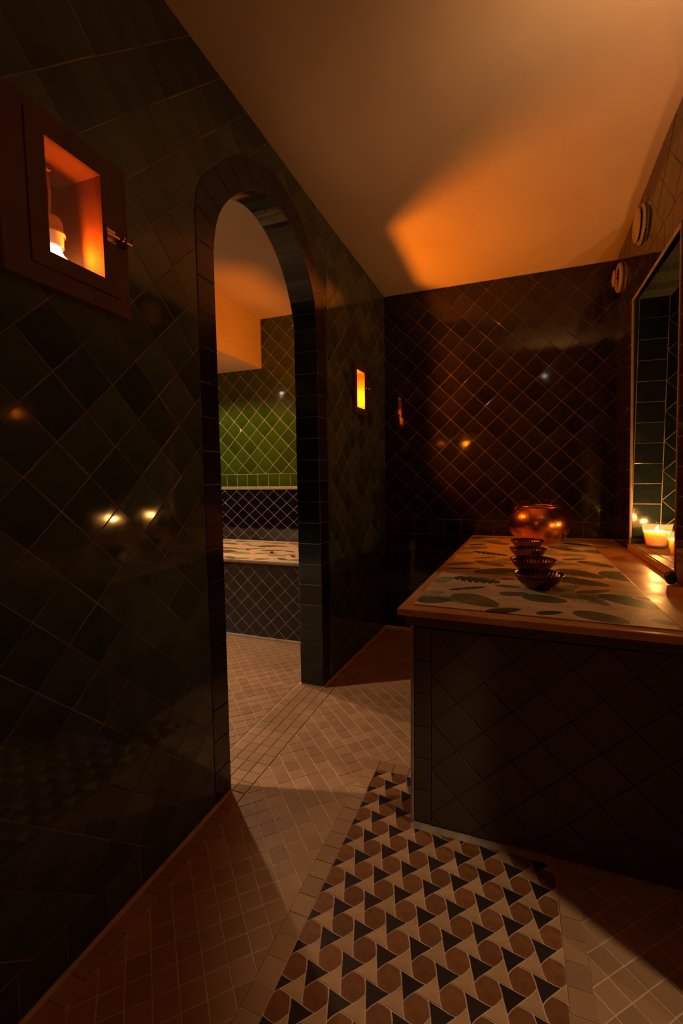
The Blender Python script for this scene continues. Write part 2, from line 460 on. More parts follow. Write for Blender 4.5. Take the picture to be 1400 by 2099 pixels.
# children are given in world coordinates: sheets keep their own matrix, so hang tiles on an identity copy
def world_parent(o):
    """bake the matrix into the mesh so that children can use world coordinates"""
    o.data.transform(o.matrix_basis); o.matrix_basis = Matrix.Identity(4); return o
world_parent(wall_left)
lay(wall_left, FL, near_regions(0.124), diag_cells(1.009, 1.209, .0835, .0812, (-1.5, .12, 2.42, HS)), M_OLIVE, th=.006, limit=285)
bot = [(-1.5, 0.012, 1.288, .122), (2.402, 0.012, 2.42, .122)]
lay(wall_left, FL, [rect(*bot[0])], rect_cells(steps(-1.5, 1.288, .116), [0.012, .122]), M_OLIVE, name='skirting_tile', limit=30)

# ------------------------------------------------------------------ arch surround
arch = MB().box((XL - .02, D0 - .004, 0), (XP + .02, D0 - .0005, .01)).build('trim_1', M_GROUT)
tag(arch, 'dark tile surround lining the arched doorway', kind='structure')
def zsteps(a, b_): return steps(a, b_, .1155)
FLa = Frame((XL - 0.006, 0, 0), (0, 1, 0), (0, 0, 1))
zz = zsteps(0.012, 2.0)
for (u0, u1) in ((1.29, 1.387), (2.285, 2.40)):
    lay(arch, FLa, [rect(-5, -5, 5, 5)], rect_cells([u0, u1], zz, .003), M_BAND, name='band_tile', th=.008)
# curved band tiles
def arc_tiles():
    marks = [0, 4, 8, 13, 17, 21, 25, 28, 32, 36, 40, 44, 48, 52, 56]
    for a, b2 in zip(marks[:-1], marks[1:]):
        inn = IN4[a:b2 + 1]; out = OUT4[a:b2 + 1]
        poly = inn + out[::-1]
        if area(poly) < 0: poly = poly[::-1]
        p = inset(poly, .0014)
        cu = sum(q[0] for q in p) / len(p); cv = sum(q[1] for q in p) / len(p)
        mb = MB(); tile_mb(mb, [(q[0] - cu, q[1] - cv) for q in p], .008, 0)
        mb.build('band_tile', M_BAND, arch, mtx=FLa.mtx(cu, cv))
arc_tiles()
# jamb (reveal) tiles: profile in (y,z) extruded across the wall
def reveal(profile, side_in, x0=XL - .003, x1=XP + .003, th=.0025, name='reveal_tile', mat=M_JAMB):
    """profile: points (y,z) on the opening line; side_in: point inside the opening"""
    off = []
    for i, p in enumerate(profile):
        q0 = V(profile[max(i - 1, 0)]); q1 = V(profile[min(i + 1, len(profile) - 1)]); e = (q1 - q0).normalized()
        n = V((-e.y, e.x))
        if n.dot(V(side_in) - V(p)) < 0: n = -n
        off.append((p[0] + n.x * th, p[1] + n.y * th))
    cy = sum(p[0] for p in profile) / len(profile); cz = sum(p[1] for p in profile) / len(profile)
    loop = profile + off[::-1]; n = len(loop)
    vs = [(x0 - (XL - .07), p[0] - cy, p[1] - cz) for p in loop] + [(x1 - (XL - .07), p[0] - cy, p[1] - cz) for p in loop]
    fs = [tuple(range(n)), tuple(range(2 * n - 1, n - 1, -1))] + [(i, n + i, n + (i + 1) % n, (i + 1) % n) for i in range(n)]
    o = MB().add(vs, fs).build(name, mat, arch); o.location = (XL - .07, cy, cz)
    import bmesh
    bm = bmesh.new(); bm.from_mesh(o.data); bmesh.ops.recalc_face_normals(bm, faces=bm.faces); bm.to_mesh(o.data); bm.free()
    o.rotation_euler = (0, random.gauss(0, .003), random.gauss(0, .006))
C_IN = (1.84, 1.3)
for z0, z1 in zip(zz[:-1], zz[1:]):
    for y in (D0, D1): reveal([(y, z0 + .0019), (y, z1 - .0019)], C_IN)
marks = [0, 4, 8, 13, 17, 21, 25, 28, 32, 36, 40, 44, 48, 52, 56]
for a, b2 in zip(marks[:-1], marks[1:]):
    seg = list(IN4[a:b2 + 1])
    d = (V(seg[1]) - V(seg[0])).normalized() * .0015; seg[0] = (seg[0][0] + d.x, seg[0][1] + d.y)
    d = (V(seg[-1]) - V(seg[-2])).normalized() * .0015; seg[-1] = (seg[-1][0] - d.x, seg[-1][1] - d.y)
    reveal(seg, C_IN)
# mortar body behind the reveal tiles (closes the wall thickness)
path = [(D0, 0)] + IN4 + [(D1, 0)]
mb = MB(); vs = []
for p in path: vs += [(XL - .0012, p[0], p[1]), (XP + .0012, p[0], p[1])]
mb.add(vs, [(2 * i, 2 * i + 1, 2 * i + 3, 2 * i + 2) for i in range(len(path) - 1)])
mb.build('mortar_lining', M_GROUT, arch)

# ------------------------------------------------------------------ left wall beyond the arch (slightly turned), with niche B
FL2 = Frame((XL - .006, 2.42, 0), (0.055, 1.02, 0), (0, 0, 1))
LEN2 = math.hypot(.055, 1.02)
NB = (.410, 1.657, .545, 1.898); FB = (.372, 1.617, .583, 1.938); hB = (FB[0] + .01, FB[1] + .01, FB[2] - .01, FB[3] - .01)
wl2 = world_parent(sheet('wall_left', FL2, around((0, 0, LEN2, HS), hB), M_GROUT, .0048))
tag(wl2, 'dark glazed tile wall between the arch and the back corner', kind='structure')
lay(wl2, FL2, around((.002, .124, LEN2, HS), hB), diag_cells(0.02, 1.209, .0835, .0812, (0, .12, LEN2, HS)), M_OLIVE, limit=200)
lay(wl2, FL2, [rect(.002, .012, LEN2, .122)], rect_cells(steps(0, LEN2, .116), [.012, .122]), M_OLIVE, name='skirting_tile', limit=20)

# ------------------------------------------------------------------ back wall
FBk = Frame((-0.98, YB, 0), (1, 0, 0), (0, 0, 1))
BW = 1.66
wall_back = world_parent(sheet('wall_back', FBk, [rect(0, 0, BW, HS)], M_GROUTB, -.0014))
tag(wall_back, 'dark glazed diamond tile wall behind the table', kind='structure')
FBk2 = Frame((-0.98, YB + .006, 0), (1, 0, 0), (0, 0, 1))
lay(wall_back, FBk2, [rect(.02, .877, BW, HS)], diag_cells(.21 + .98, 1.455, .0820, .0805, (0, .87, BW, HS)), M_BACK, limit=285, tilt=.006, vis=lambda p: p.z > .7)
lay(wall_back, FBk2, [rect(.02, .76, BW, .875)], rect_cells(steps(.034, BW, .1145), [.762, .875]), M_BACK, name='skirting_tile', limit=40)
lay(wall_back, FBk2, [rect(.02, .01, BW, .76)], rect_cells(steps(.034, BW, .1145), steps(.012, .762, .116)), M_BACK, name='lower_tile', limit=30, vis=lambda p: p.x < -.25)

# ------------------------------------------------------------------ right wall with the candle window
FR = Frame((.63 + .006, YB, .76), (-.014, -1, 0), (-.02, 0, 1))
WU0, WV0, WU1, WV1 = .470, .045, 1.285, 1.395
wr_out = (0, -.76, 2.42, 1.92)
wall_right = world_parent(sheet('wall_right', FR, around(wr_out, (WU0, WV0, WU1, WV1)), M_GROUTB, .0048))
tag(wall_right, 'dark tile wall at the right, pierced by the candle opening', kind='structure')
regs = [rect(0, -.0, .345, 1.9), rect(.345, WV1 + .12, WU0, 1.9), rect(WU0, WV1 + .12, WU1 + .12, 1.9), rect(WU1 + .12, -.76, 2.42, 1.9)]
lay(wall_right, FR, regs, diag_cells(.02, .72, .0835, .0812, (0, -.76, 2.42, 1.92)), M_BACK, limit=200, tilt=.005)
bc = rect_cells([.347, WU0], steps(.0, WV1 + .12, .1165)) + rect_cells([WU1, WU1 + .118], steps(.0, WV1 + .12, .1165)) + rect_cells(steps(WU0, WU1, .1165), [WV1, WV1 + .118]) + rect_cells(steps(WU0, WU1, .1165), [-.74 + .116 * 6 - .02, WV0 - .04])
lay(wall_right, FR, [rect(0, 0, 3, 3)], bc, M_BACK, name='edge_tile', limit=60, tilt=.003)
# mortar bead on the edge of the opening
pts = [FR.pt(WU0, 0, .004), FR.pt(WU0, WV1, .004), FR.pt(WU1, WV1, .004), FR.pt(WU1, 0.0, .004)]
MB().tube([pts[0], pts[1]], .007, 8).build('corner_bead', M_EDGE, wall_right)
MB().tube([pts[1], pts[2]], .006, 8).build('corner_bead', M_EDGE, wall_right)
MB().tube([pts[2], pts[3]], .006, 8).build('corner_bead', M_EDGE, wall_right)
# reveals of the opening
TW = .14
def wallpoly(fr, poly, mat, name, parent): return world_parent(sheet(name, fr, [poly], mat, 0, parent))
YF = FR.pt(WU0, 0).y; YN = FR.pt(WU1, 0).y
XW = .63
FF = Frame((XW - .005, YF, .76), (1, 0, 0), (0, 0, 1))                     # far reveal, faces the camera
wall_alc = world_parent(sheet('wall_alcove', FF, [rect(0, 0, .85, 1.9)], M_GROUT, .0048))
tag(wall_alc, 'tiled end wall of the candle alcove', kind='structure')
lay(wall_alc, FF, [rect(.002, .01, 2, 1.9)], rect_cells([.002, TW], steps(.045, WV1, .1165)), M_JAMB, name='reveal_tile', limit=40, tilt=.004)
lay(wall_alc, FF, [rect(TW + .002, .02, .85, 1.9)], diag_cells(TW, .128, .0835, .0812, (TW, 0, .85, 1.9)), M_JAMB, limit=120, tilt=.004)
FN = Frame((XW + TW, YN, .76), (-1, 0, 0), (0, 0, 1))                      # near reveal, faces the back wall
wn = world_parent(sheet('wall_alcove', FN, [rect(-.75, 0, TW, 1.9)], M_GROUT, .0048)); tag(wn, 'near tiled side of the candle alcove', kind='structure')
lay(wn, FN, [rect(-.75, .02, TW - .012, 1.9)], rect_cells([0, TW - .012], steps(.045, WV1, .1165)) + diag_cells(0, .128, .0835, .0812, (-.75, 0, -.09, 1.9)), M_OLIVE, name='reveal_tile', limit=40)
FS = Frame((XW, YN, .76 + WV1), (0, 1, 0), (1, 0, 0))                     # soffit (normal down)
ws = world_parent(sheet('wall_alcove', FS, [rect(0, 0, YF - YN, TW)], M_GROUT, .0048)); tag(ws, 'tiled underside of the head over the candle opening', kind='structure')
lay(ws, FS, [rect(0, -.012, YF - YN, TW)], rect_cells(steps(0, YF - YN, .1165), [-.01, TW]), M_OLIVE, name='soffit_tile', limit=20)
mb = MB(); x2 = XW + .72
tag(MB().box((x2, YN - .01, .7), (x2 + .02, YF + .01, 2.7)).build('wall_alcove', M_BACK), 'dark rear of the candle alcove', kind='structure')
tag(MB().box((XW + TW, YN - .01, 2.55), (x2, YF + .01, 2.57)).build('ceiling', M_BACK), 'dark top of the candle alcove', kind='structure')
tag(MB().box((XW + TW - .004, YN, 2.16), (XW + TW, YF, 2.56)).build('wall_alcove', M_BACK), 'inner face of the head over the candle opening', kind='structure')
# ledge
ledge = world_parent(MB().box((XW - .015, YN + .002, .768), (x2, YF - .006, .797)).build('candle_ledge', M_EDGE))
tag(ledge, 'raised plaster ledge of the candle opening edged with small tiles', 'ledge')
FE = Frame((XW - .015, YN + .002, .797), (0, 1, 0), (-1, 0, 0))
FE = Frame((XW - .015, YF - .006, .797), (0, -1, 0), (1, 0, 0))
LL = YF - YN - .008
lay(ledge, FE, [rect(0, -.0, LL, .9)], rect_cells(steps(0, LL, .058), [.0, .05], .003), M_ALCOVE, name='edge_tile', th=.005, limit=60, tilt=.006)
lay(ledge, FE, [rect(0, 0, LL, .9)], rect_cells(steps(0, LL, .116), steps(.052, .7, .116), .003), M_ALCOVE, name='ledge_tile', th=.005, limit=80, tilt=.003)
FE2 = Frame((XW - .015, YF - .006, .768), (0, -1, 0), (0, 0, 1))
lay(ledge, FE2, [rect(0, 0, LL, 1)], rect_cells(steps(0, LL, .058), [.0, .033], .003), M_ALCOVE, name='edge_tile', th=.005, limit=60, tilt=.004)
LZ = .803

# ------------------------------------------------------------------ ceiling, rest of the shell
mb = MB()
pl = [(-1.02, -1.5, HC), (.9, -1.5, HC + .0), (.9, 2.42, HC - .01), (-1.02, 2.42, HC)]
mb.add([(-1.03, -1.5, HC), (2.6, -1.5, HC), (2.6, 2.42, HC - .012), (-1.03, 2.42, HC - .002), (-1.0, YB + .03, 2.563), (1.0, YB + .03, 2.563),
        (-1.03, -1.5, HC + .04), (2.6, -1.5, HC + .04), (2.6, YB + .03, HC + .04), (-1.03, YB + .03, HC + .04)],
       [(3, 2, 1, 0), (4, 5, 2, 3), (6, 7, 8, 9), (0, 1, 7, 6), (4, 3, 0, 6, 9), (5, 4, 9, 8), (2, 5, 8, 7, 1)])
tag(mb.build('ceiling', M_PLASTER), 'smooth pale plaster ceiling washed with amber light', kind='structure')
# passage walls to the right of and behind the photographer
mb = MB()
mb.box((.62, 1.02, 0), (.77, 1.03, HC)).box((.78, 1.03, 0), (2.6, 1.06, HC)).box((2.6, -1.5, 0), (2.64, 1.06, HC)).box((-1.03, -1.54, 0), (2.64, -1.5, HC))
tag(mb.build('wall_passage', M_BACK), 'dark walls of the passage behind and beside the viewpoint', kind='structure')
mb = MB().box((.775, 1.03, 0), (.785, YN - .01, HC)).box((.775, YF + .01, 0), (.785, YB + .02, HC))
tag(mb.build('wall_passage', M_BACK), 'rear face of the right-hand tile wall', kind='structure')

# ------------------------------------------------------------------ next room
YO = 3.78; HO = 2.675; XO = -3.95
floor_o_y = (-.75, 2.88)
FO = Frame((XO, YO, 0), (1, 0, 0), (0, 0, 1))
OW = XP - XO
wo = world_parent(sheet('wall_far', FO, [rect(0, 0, OW, HO + .01)], M_GROUTL, .0018))
tag(wo, 'far wall of the next room, green diamond tiles above black ones', kind='structure')
visf = lambda p: -2.75 < p.x < -1.5 and p.z > .55
lay(wo, FO, [rect(0, 1.243, OW, HO)], diag_cells(-2.548 - XO, 1.243, .0835, .0845, (0, 1.24, OW, HO), .0028), M_GREEN, th=.003, limit=285, vis=visf, tilt=.006)
lay(wo, FO, [rect(0, 1.12, OW, 1.243)], rect_cells(steps(-2.6095 - XO - 1.2 * 1.1, OW, .1185), [1.122, 1.241], .003), M_GREEN, name='band_tile', th=.003, limit=60, vis=visf)
MB().box((XO, YO - .016, 1.094), (XP, YO + .004, 1.119)).build('ledge_bead', pmat('olive_bead', (.36, .32, .12), .4, base2=(.28, .25, .1), nscale=30, world=True), wo, bevel=.004)
lay(wo, FO, [rect(0, .6, OW, 1.092)], diag_cells(-2.616 - XO, 1.024, .069, .0585 * 1.0, (0, .6, OW, 1.09), .0024), M_BLACK, th=.003, limit=200, vis=visf)
# bench
BF = Frame((XO, 2.862, 0), (1, .0, 0), (0, 0, 1))
bench = empty('tiled_bench', (0, 0, 0), label='long black diamond-tiled bench under the green wall of the next room', cat='bench')
MB().box((XO + .015, 2.8605, 0), (XP - .015, YO - .006, .575)).build('body', M_GROUTL, bench)
MB().box((XO + .015, 2.825, .578), (XP - .015, YO - .006, .600)).build('seat_slab', pmat('bench_slab', (.22, .15, .10), .5, base2=(.15, .10, .07), nscale=20, world=True), bench, bevel=.004)
lay(bench, BF, [rect(.015, .022, OW - .015, .575)], diag_cells(-2.04 - XO, .022, .0625, .0605, (0, .02, OW, .575), .0022), M_BLACK, th=.003, limit=200, vis=lambda p: p.x > -2.4)
MB().box((XO + .015, 2.845, 0), (XP - .015, 2.866, .020)).build('plinth', M_EDGE, bench, bevel=.003)
# other walls, ceiling, bulkhead of the next room
FP = Frame((XP + .006, 0, 0), (0, -1, 0), (0, 0, 1))
def neg(poly): return [(-u, v_) for u, v_ in poly][::-1]
NC = (3.03, 1.66, 3.17, 1.90)
pp = [neg([(-1.5, 0), (1.387, 0)] + IN4[:APEX + 1] + [(IN4[APEX][0], HO), (-1.5, HO)]),
      neg([(IN4[APEX][0], HO)] + IN4[APEX:] + [(2.285, 0), (NC[0], 0), (NC[0], HO)]),
      neg(rect(NC[0], 0, NC[2], NC[1])), neg(rect(NC[0], NC[3], NC[2], HO)), neg(rect(NC[2], 0, YO, HO))]
wp = world_parent(sheet('wall_partition', FP, pp, M_GROUTL)); tag(wp, 'rear face of the arched partition, seen from the next room', kind='structure')
lay(wp, FP, [neg(rect(2.40, .01, NC[0] - .02, HO)), neg(rect(NC[2] + .02, .01, YO, HO)), neg(rect(NC[0] - .02, .01, NC[2] + .02, NC[1] - .02)), neg(rect(NC[0] - .02, NC[3] + .02, NC[2] + .02, HO)),
              neg(rect(-1.5, .01, 1.28, HO))], diag_cells(0, 1.243, .0835, .0845, (-YO, 0, 1.5, HO), .003), M_BLACK, limit=0)
tag(MB().box((XO - .03, -1.5, 0), (XO, YO, HO)).build('wall_outer', M_BLACK), 'dark outer wall of the next room', kind='structure')
tag(MB().box((XO, -1.53, 0), (XP, -1.5, HO)).build('wall_outer', M_BLACK), 'dark near end wall of the next room', kind='structure')
mb = MB().box((XO, -1.5, HO), (XP + .02, YO + .01, HO + .03)).box((XO, -1.5, 2.227), (-2.229, YO - .0005, HO))
tag(mb.build('ceiling', M_PLASTER), 'plaster ceiling of the next room with a dropped beam box', kind='structure')
tag(MB().box((-1.14, 2.42, 0), (-1.0, 2.425, .001)).build('trim_2', M_EDGE), 'mortar line at the turn of the left wall', kind='structure')

# ------------------------------------------------------------------ floors
FFl = Frame((0, 0, 0), (1, 0, 0), (0, 1, 0))
floor = MB().add([(-1.155, -1.5, 0), (2.6, -1.5, 0), (2.6, YB + .02, 0), (-1.155, YB + .02, 0)], [(0, 1, 2, 3)]).build('floor', M_GROUTF)
tag(floor, 'floor of small beige tiles around a mosaic carpet of stars and hexagons', kind='structure')
TP = .0586
RX0, RX1, RY1 = -.508, .134, 1.700
BX = RX0 - .057
onf = lambda p: p.y > .5 and not (p.x > -.28 and p.y > 1.47)
fld = [rect(-.938, -1.5, BX, 1.757), rect(-.938, 1.757, .62, 3.38), rect(RX1 + .057, -1.5, 2.6, 1.45)]
lay(floor, FFl, fld, diag_cells(-.766, 1.976, TP / math.sqrt(2), TP / math.sqrt(2), (-.95, -1.5, 1.2, 3.4), .0034), M_BEIGE, th=.0014, limit=290, tilt=.006, bev=.0008, vis=onf)
rows = rect_cells([-.998, -.94], steps(-1.5, 1.30, .06)) + rect_cells([-.998, -.94], steps(2.375, 3.38, .06)) + rect_cells([-1.155, -1.102, -1.05, -.996, -.940], steps(1.389, 2.283, .0612), .003) \
    + rect_cells([-.998, -.94], [1.30, 1.387]) + rect_cells([-.998, -.94], [2.285, 2.375]) \
    + rect_cells([BX, RX0], steps(.0, 1.757, .0615), .003) + rect_cells(steps(RX0, RX1 + .057, .062), [RY1 + .001, 1.757], .003) + rect_cells([RX1, RX1 + .057], steps(0, RY1, .0615), .003)
lay(floor, FFl, [rect(-5, -5, 5, 5)], rows, M_BEIGE, name='border_tile', th=.003, limit=240, tilt=.006, bev=.0008, vis=onf)
# mosaic: hexagons with dark and pale three-pointed stars
A1 = V((.0747, .0480)); A2 = V((0, -.0895)); H0 = V((-.337, 1.185))
def unit(a): return a.normalized()
EE, GG = .0118, .0125
def vert(P, Q, w):      # kagome vertex between hexagon centres P and Q; w points from the dark star to the pale one
    m = (P + Q) / 2
    u = unit(P - Q)
    # u turned so that (w, u) is right handed
    if w.x * u.y - w.y * u.x < 0: u = -u
    return m + w * EE + u * GG, m - w * EE - u * GG    # dark tip, pale tip
hexes, darks, pales = [], [], []
rug = rect(RX0 + .001, -1.5, RX1 - .001, RY1 - .001)
def loc(i, j): return H0 + A1 * i + A2 * j
def darkstar(i, j):     # hexagons A=(i,j), B=(i,j+1), C=(i-1,j)
    A, B, C = loc(i, j), loc(i, j + 1), loc(i - 1, j)
    c = (A + B + C) / 3; prs = [(A, C), (C, B), (B, A)]
    out = []
    tips = []
    for P, Q in prs:
        m = (P + Q) / 2; w = unit(m - c); tips.append(vert(P, Q, w))
    # counter-clockwise order A-C (top), C-B (bottom), B-A (right)
    for d, p in tips: out += [p, d]
    return c, out
def palestar(i, j):     # hexagons A=(i,j), B=(i,j+1), D=(i+1,j+1)
    A, B, D = loc(i, j), loc(i, j + 1), loc(i + 1, j + 1)
    c = (A + B + D) / 3; out = []
    for P, Q in [(D, A), (A, B), (B, D)]:
        m = (P + Q) / 2; w = unit(c - m)
        d, p = vert(P, Q, w); out += [d, p]
    return c, out
def bulge(poly, c, k, odd=None):
    o = []
    for i in range(len(poly)):
        a, b2 = poly[i], poly[(i + 1) % len(poly)]; m = (a + b2) / 2; e = b2 - a
        n = unit(V((e.y, -e.x)))
        o += [a, m + n * k] if odd is None or i % 2 == odd else [a]
    return o
def order(poly, c): return sorted(poly, key=lambda q: math.atan2(q.y - c.y, q.x - c.x))
def hexagon(i, j):
    c = loc(i, j); nb = [(1, 0), (0, -1), (-1, -1), (-1, 0), (0, 1), (1, 1)]
    pts = []
    for di, dj in nb:
        q = loc(i + di, j + dj); m = (c + q) / 2
        # dark side of this vertex
        u = unit(q - c); w1 = V((-u.y, u.x))
        best = None
        for s_ in (1, -1):
            w = w1 * s_
            # dark star centres are at A,B,C combos: test which side holds one
            cc = m - w * .026
            best = w if is_dark(cc) else best
        w = best if best is not None else w1
        d, p = vert(c, q, w)
        pts.append(d if (d - c).length < (p - c).length else p)
    return c, order(pts, c)
STARB = -.0013
DARKC = []
for i in range(-6, 10):
    for j in range(-14, 30):
        A, B, C = loc(i, j), loc(i, j + 1), loc(i - 1, j); DARKC.append((A + B + C) / 3)
def is_dark(p): return min((p - q).length for q in DARKC) < .012
def add_star(poly, mat, name, store):
    c, q = poly
    q = [(p.x, p.y) for p in q]
    if area(q) < 0: q = q[::-1]
    store.append((c, inset(q, .0016), mat, name))
store = []
for i in range(-4, 8):
    for j in range(-12, 24):
        c = loc(i, j)
        if not (RX0 - .06 < c.x < RX1 + .09 and .35 < c.y < RY1 + .09): continue
        c_, q = hexagon(i, j); q = bulge(q, c_, .0013); add_star((c_, q), M_HEX, 'hexagon_tile', store)
        c_, q = darkstar(i, j); q = bulge(q, c_, STARB, 1); add_star((c_, q), M_STARD, 'dark_star_tile', store)
        c_, q = palestar(i, j); q = bulge(q, c_, STARB, 1); add_star((c_, q), M_STARP, 'pale_star_tile', store)
for c, q, mat, name in store:
    r = clip(q, rug)
    if not r or abs(area(r)) < 2e-4 * .4: continue
    if screen(V((c.x, c.y, 0))) is None: continue
    if c.x > -.2 and c.y > 1.52: continue
    mb = MB(); tile_mb(mb, [(p[0] - c.x, p[1] - c.y) for p in r], .0015, 0)
    o = mb.build(name, mat, floor)
    o.matrix_basis = Matrix.Translation((c.x, c.y, random.uniform(-.0003, .0003))) @ Matrix.Rotation(random.gauss(0, .005), 4, 'X') @ Matrix.Rotation(random.gauss(0, .005), 4, 'Y')
# floor of the next room
floor2 = MB().add([(XO, -1.5, -.001), (-1.156, -1.5, -.001), (-1.156, 2.87, -.001), (XO, 2.87, -.001)], [(0, 1, 2, 3)]).build('floor', M_GROUTF)
tag(floor2, 'beige small-tiled floor of the next room beyond the arch', kind='structure')
lay(floor2, FFl, [rect(XO, -1.5, -1.165, 2.845)], diag_cells(-1.567, 2.502, .0415, .0415, (XO, -.2, -1.165, 2.85), .0036), M_BEIGE, th=.0014, limit=290, tilt=.006, bev=.0008,
    vis=lambda p: p.y > 1.4 and p.x > -2.3)
# mortar coves at the feet of the walls
def cove(name, p0, p1, n, r=.012, lab=None):
    d = V(p1) - V(p0); n = V(n)
    vs = [V(p0), V(p0) + n * r, V(p0) + V((0, 0, r)), V(p1), V(p1) + n * r, V(p1) + V((0, 0, r))]
    o = MB().add(vs, [(0, 1, 2), (5, 4, 3), (1, 4, 5, 2), (0, 3, 4, 1), (0, 2, 5, 3)]).build(name, M_GROUTF); tag(o, lab, kind='structure')
cove('baseboard_left', (XL, -1.5, 0), (XL, D0, 0), (1, 0, 0), lab='thin mortar fillet along the foot of the left wall')
cove('baseboard_left', (XL, D1, 0), (-.945, YB, 0), (1, 0, 0), lab='thin mortar fillet at the foot of the wall past the arch')
cove('baseboard_back', (-.95, YB, 0), (-.31, YB, 0), (0, -1, 0), lab='thin mortar fillet at the foot of the back wall')

# ------------------------------------------------------------------ lamp niches
def lamp_niche(fr, op, frm, depth, bulb_uvn, bulb_r, strength, beam, label, door=None, latch=None, detail=True, frame_n=.02, group=None):
    u0, v0, u1, v1 = op; a0, b0, a1, b1 = frm
    uo0, vo0, uo1, vo1 = op
    u0 += .0008; v0 += .0008; u1 -= .0008; v1 -= .0008
    root = empty('lamp_niche', mtx=Matrix.Identity(4), label=label, cat='wall lamp', group=group)
    mb = MB()
    def P(u, v_, n): return tuple(fr.pt(u, v_, n))
    def q(a, b_, c, d): mb.add([a, b_, c, d], [(0, 1, 2, 3)])
    z0, z1 = frame_n + .0025, -depth
    t = .004
    q(P(u0, v0, z0), P(u1, v0, z0), P(u1, v0, z1), P(u0, v0, z1)); q(P(u0, v1, z1), P(u1, v1, z1), P(u1, v1, z0), P(u0, v1, z0))
    q(P(u0, v1, z0), P(u0, v0, z0), P(u0, v0, z1), P(u0, v1, z1)); q(P(u1, v0, z0), P(u1, v1, z0), P(u1, v1, z1), P(u1, v0, z1))
    q(P(u0, v0, z1), P(u1, v0, z1), P(u1, v1, z1), P(u0, v1, z1))
    # outer skin of the box so that it is a closed thing behind the wall
    mb.add([P(u0 - t, v0 - t, z1 - t), P(u1 + t, v0 - t, z1 - t), P(u1 + t, v1 + t, z1 - t), P(u0 - t, v1 + t, z1 - t),
            P(u0 - t, v0 - t, 0), P(u1 + t, v0 - t, 0), P(u1 + t, v1 + t, 0), P(u0 - t, v1 + t, 0)],
           [(3, 2, 1, 0), (0, 1, 5, 4), (1, 2, 6, 5), (2, 3, 7, 6), (3, 0, 4, 7)])
    mb.build('recess', M_NICHE if detail else M_NICHED, root)
    def ring(a0, b0, a1, b1, c0, d0, c1, d1, n0, n1, name, mat, bev=.002):
        m2 = MB()
        for (e0, f0, e1, f1) in ((a0, b0, c0, b1), (c1, b0, a1, b1), (c0, b0, c1, d0), (c0, d1, c1, b1)):
            m2.box((e0, f0, n0), (e1, f1, n1))
        return m2.build(name, mat, root, mtx=fr.mtx(), bevel=0)
    if door:
        c0, d0, c1, d1 = door
        ring(a0, b0, a1, b1, c0 - .002, d0 - .002, c1 + .002, d1 + .002, -.002, frame_n, 'frame', M_WOOD)
        ring(c0, d0, c1, d1, uo0, vo0, uo1, vo1, -.002, frame_n + .003, 'door', M_WOOD)
    else:
        ring(a0, b0, a1, b1, uo0, vo0, uo1, vo1, -.002, frame_n + .003, 'frame', M_WOOD)
    MB().add([(u0, v0, frame_n - .007), (u1, v0, frame_n - .007), (u1, v1, frame_n - .007), (u0, v1, frame_n - .007)], [(0, 1, 2, 3)]).build('glass_pane', M_PANE, root, mtx=fr.mtx())
    if latch:
        lu, lv, s = latch
        la = MB().box((lu - .030 * s, lv - .016 * s, frame_n), (lu - .004 * s, lv + .016 * s, frame_n + .004)).build('latch', M_BRASS, root, mtx=fr.mtx(), label='small brass bolt latch')
        la2 = la
        k = MB().tube([(lu - .036 * s, lv, frame_n + .009), (lu + .045 * s, lv + .003, frame_n + .009)], .0042 * s, 10)
        k.tube([(lu + .006 * s, lv, frame_n + .008), (lu + .006 * s, lv, frame_n + .026)], .003 * s, 8)
        kk = k.build('bolt', M_BRASS, la, smooth=False)
        st = MB().tube([(lu + .022 * s, lv - .012 * s, frame_n), (lu + .022 * s, lv - .014 * s, frame_n + .012), (lu + .022 * s, lv + .014 * s, frame_n + .014), (lu + .022 * s, lv + .012 * s, frame_n)], .0026 * s, 8).build('staple', M_DARKMETAL, la)
    bu, bv, bn = bulb_uvn
    c = fr.mtx(bu, bv, bn)
    col = emis('bulb_glow', (1.0, 0.66, 0.36) if detail else AMBER, strength)
    prof = [(0.0001, -bulb_r)] + [(bulb_r * math.sin(a), -bulb_r * math.cos(a)) for a in [math.pi * k / 14 for k in range(1, 12)]] + [(bulb_r * .52, bulb_r * 1.05), (bulb_r * .45, bulb_r * 1.4)]
    # the lathe axis is the local v (up) direction
    up = Matrix.Rotation(-math.pi / 2, 4, 'X')
    MB().lathe(prof, 28).build('bulb', col, root, smooth=True, mtx=c @ up)
    (eu, ev, en), pw = beam
    p = fr.pt(eu, ev, en); aim = p + fr.N + fr.W * .12
    lamp('niche_light', 'SPOT', tuple(p), pw, AMBER, .014, tuple(aim), 176, .06)
    if detail:
        zb = bulb_r * 1.28; sr = bulb_r * .64
        prof = [(.0001, zb - .004), (sr * 1.0, zb - .004), (sr * 1.02, zb + .022), (sr * 1.16, zb + .024), (sr * 1.16, zb + .030), (sr * 1.0, zb + .032), (sr * .97, zb + .055), (sr * .8, zb + .066), (sr * .3, zb + .070), (.0001, zb + .071)]
        MB().lathe(prof, 28).build('lamp_socket', M_SOCKET, root, smooth=True, mtx=c @ up)
        top = v1 - bv
        MB().tube([(0, zb + .068, 0), (.002, (zb + .068 + top) * .5, .003), (0, top - .004, 0)], .0032, 8).build('cable', M_CABLE, root, smooth=True, mtx=c)
        MB().lathe([(.0001, top - .001), (.014, top - .001), (.013, top - .008), (.004, top - .012), (.0001, top - .012)], 20).build('ceiling_hook', M_BRASS, root, smooth=True, mtx=c @ up)
    return root
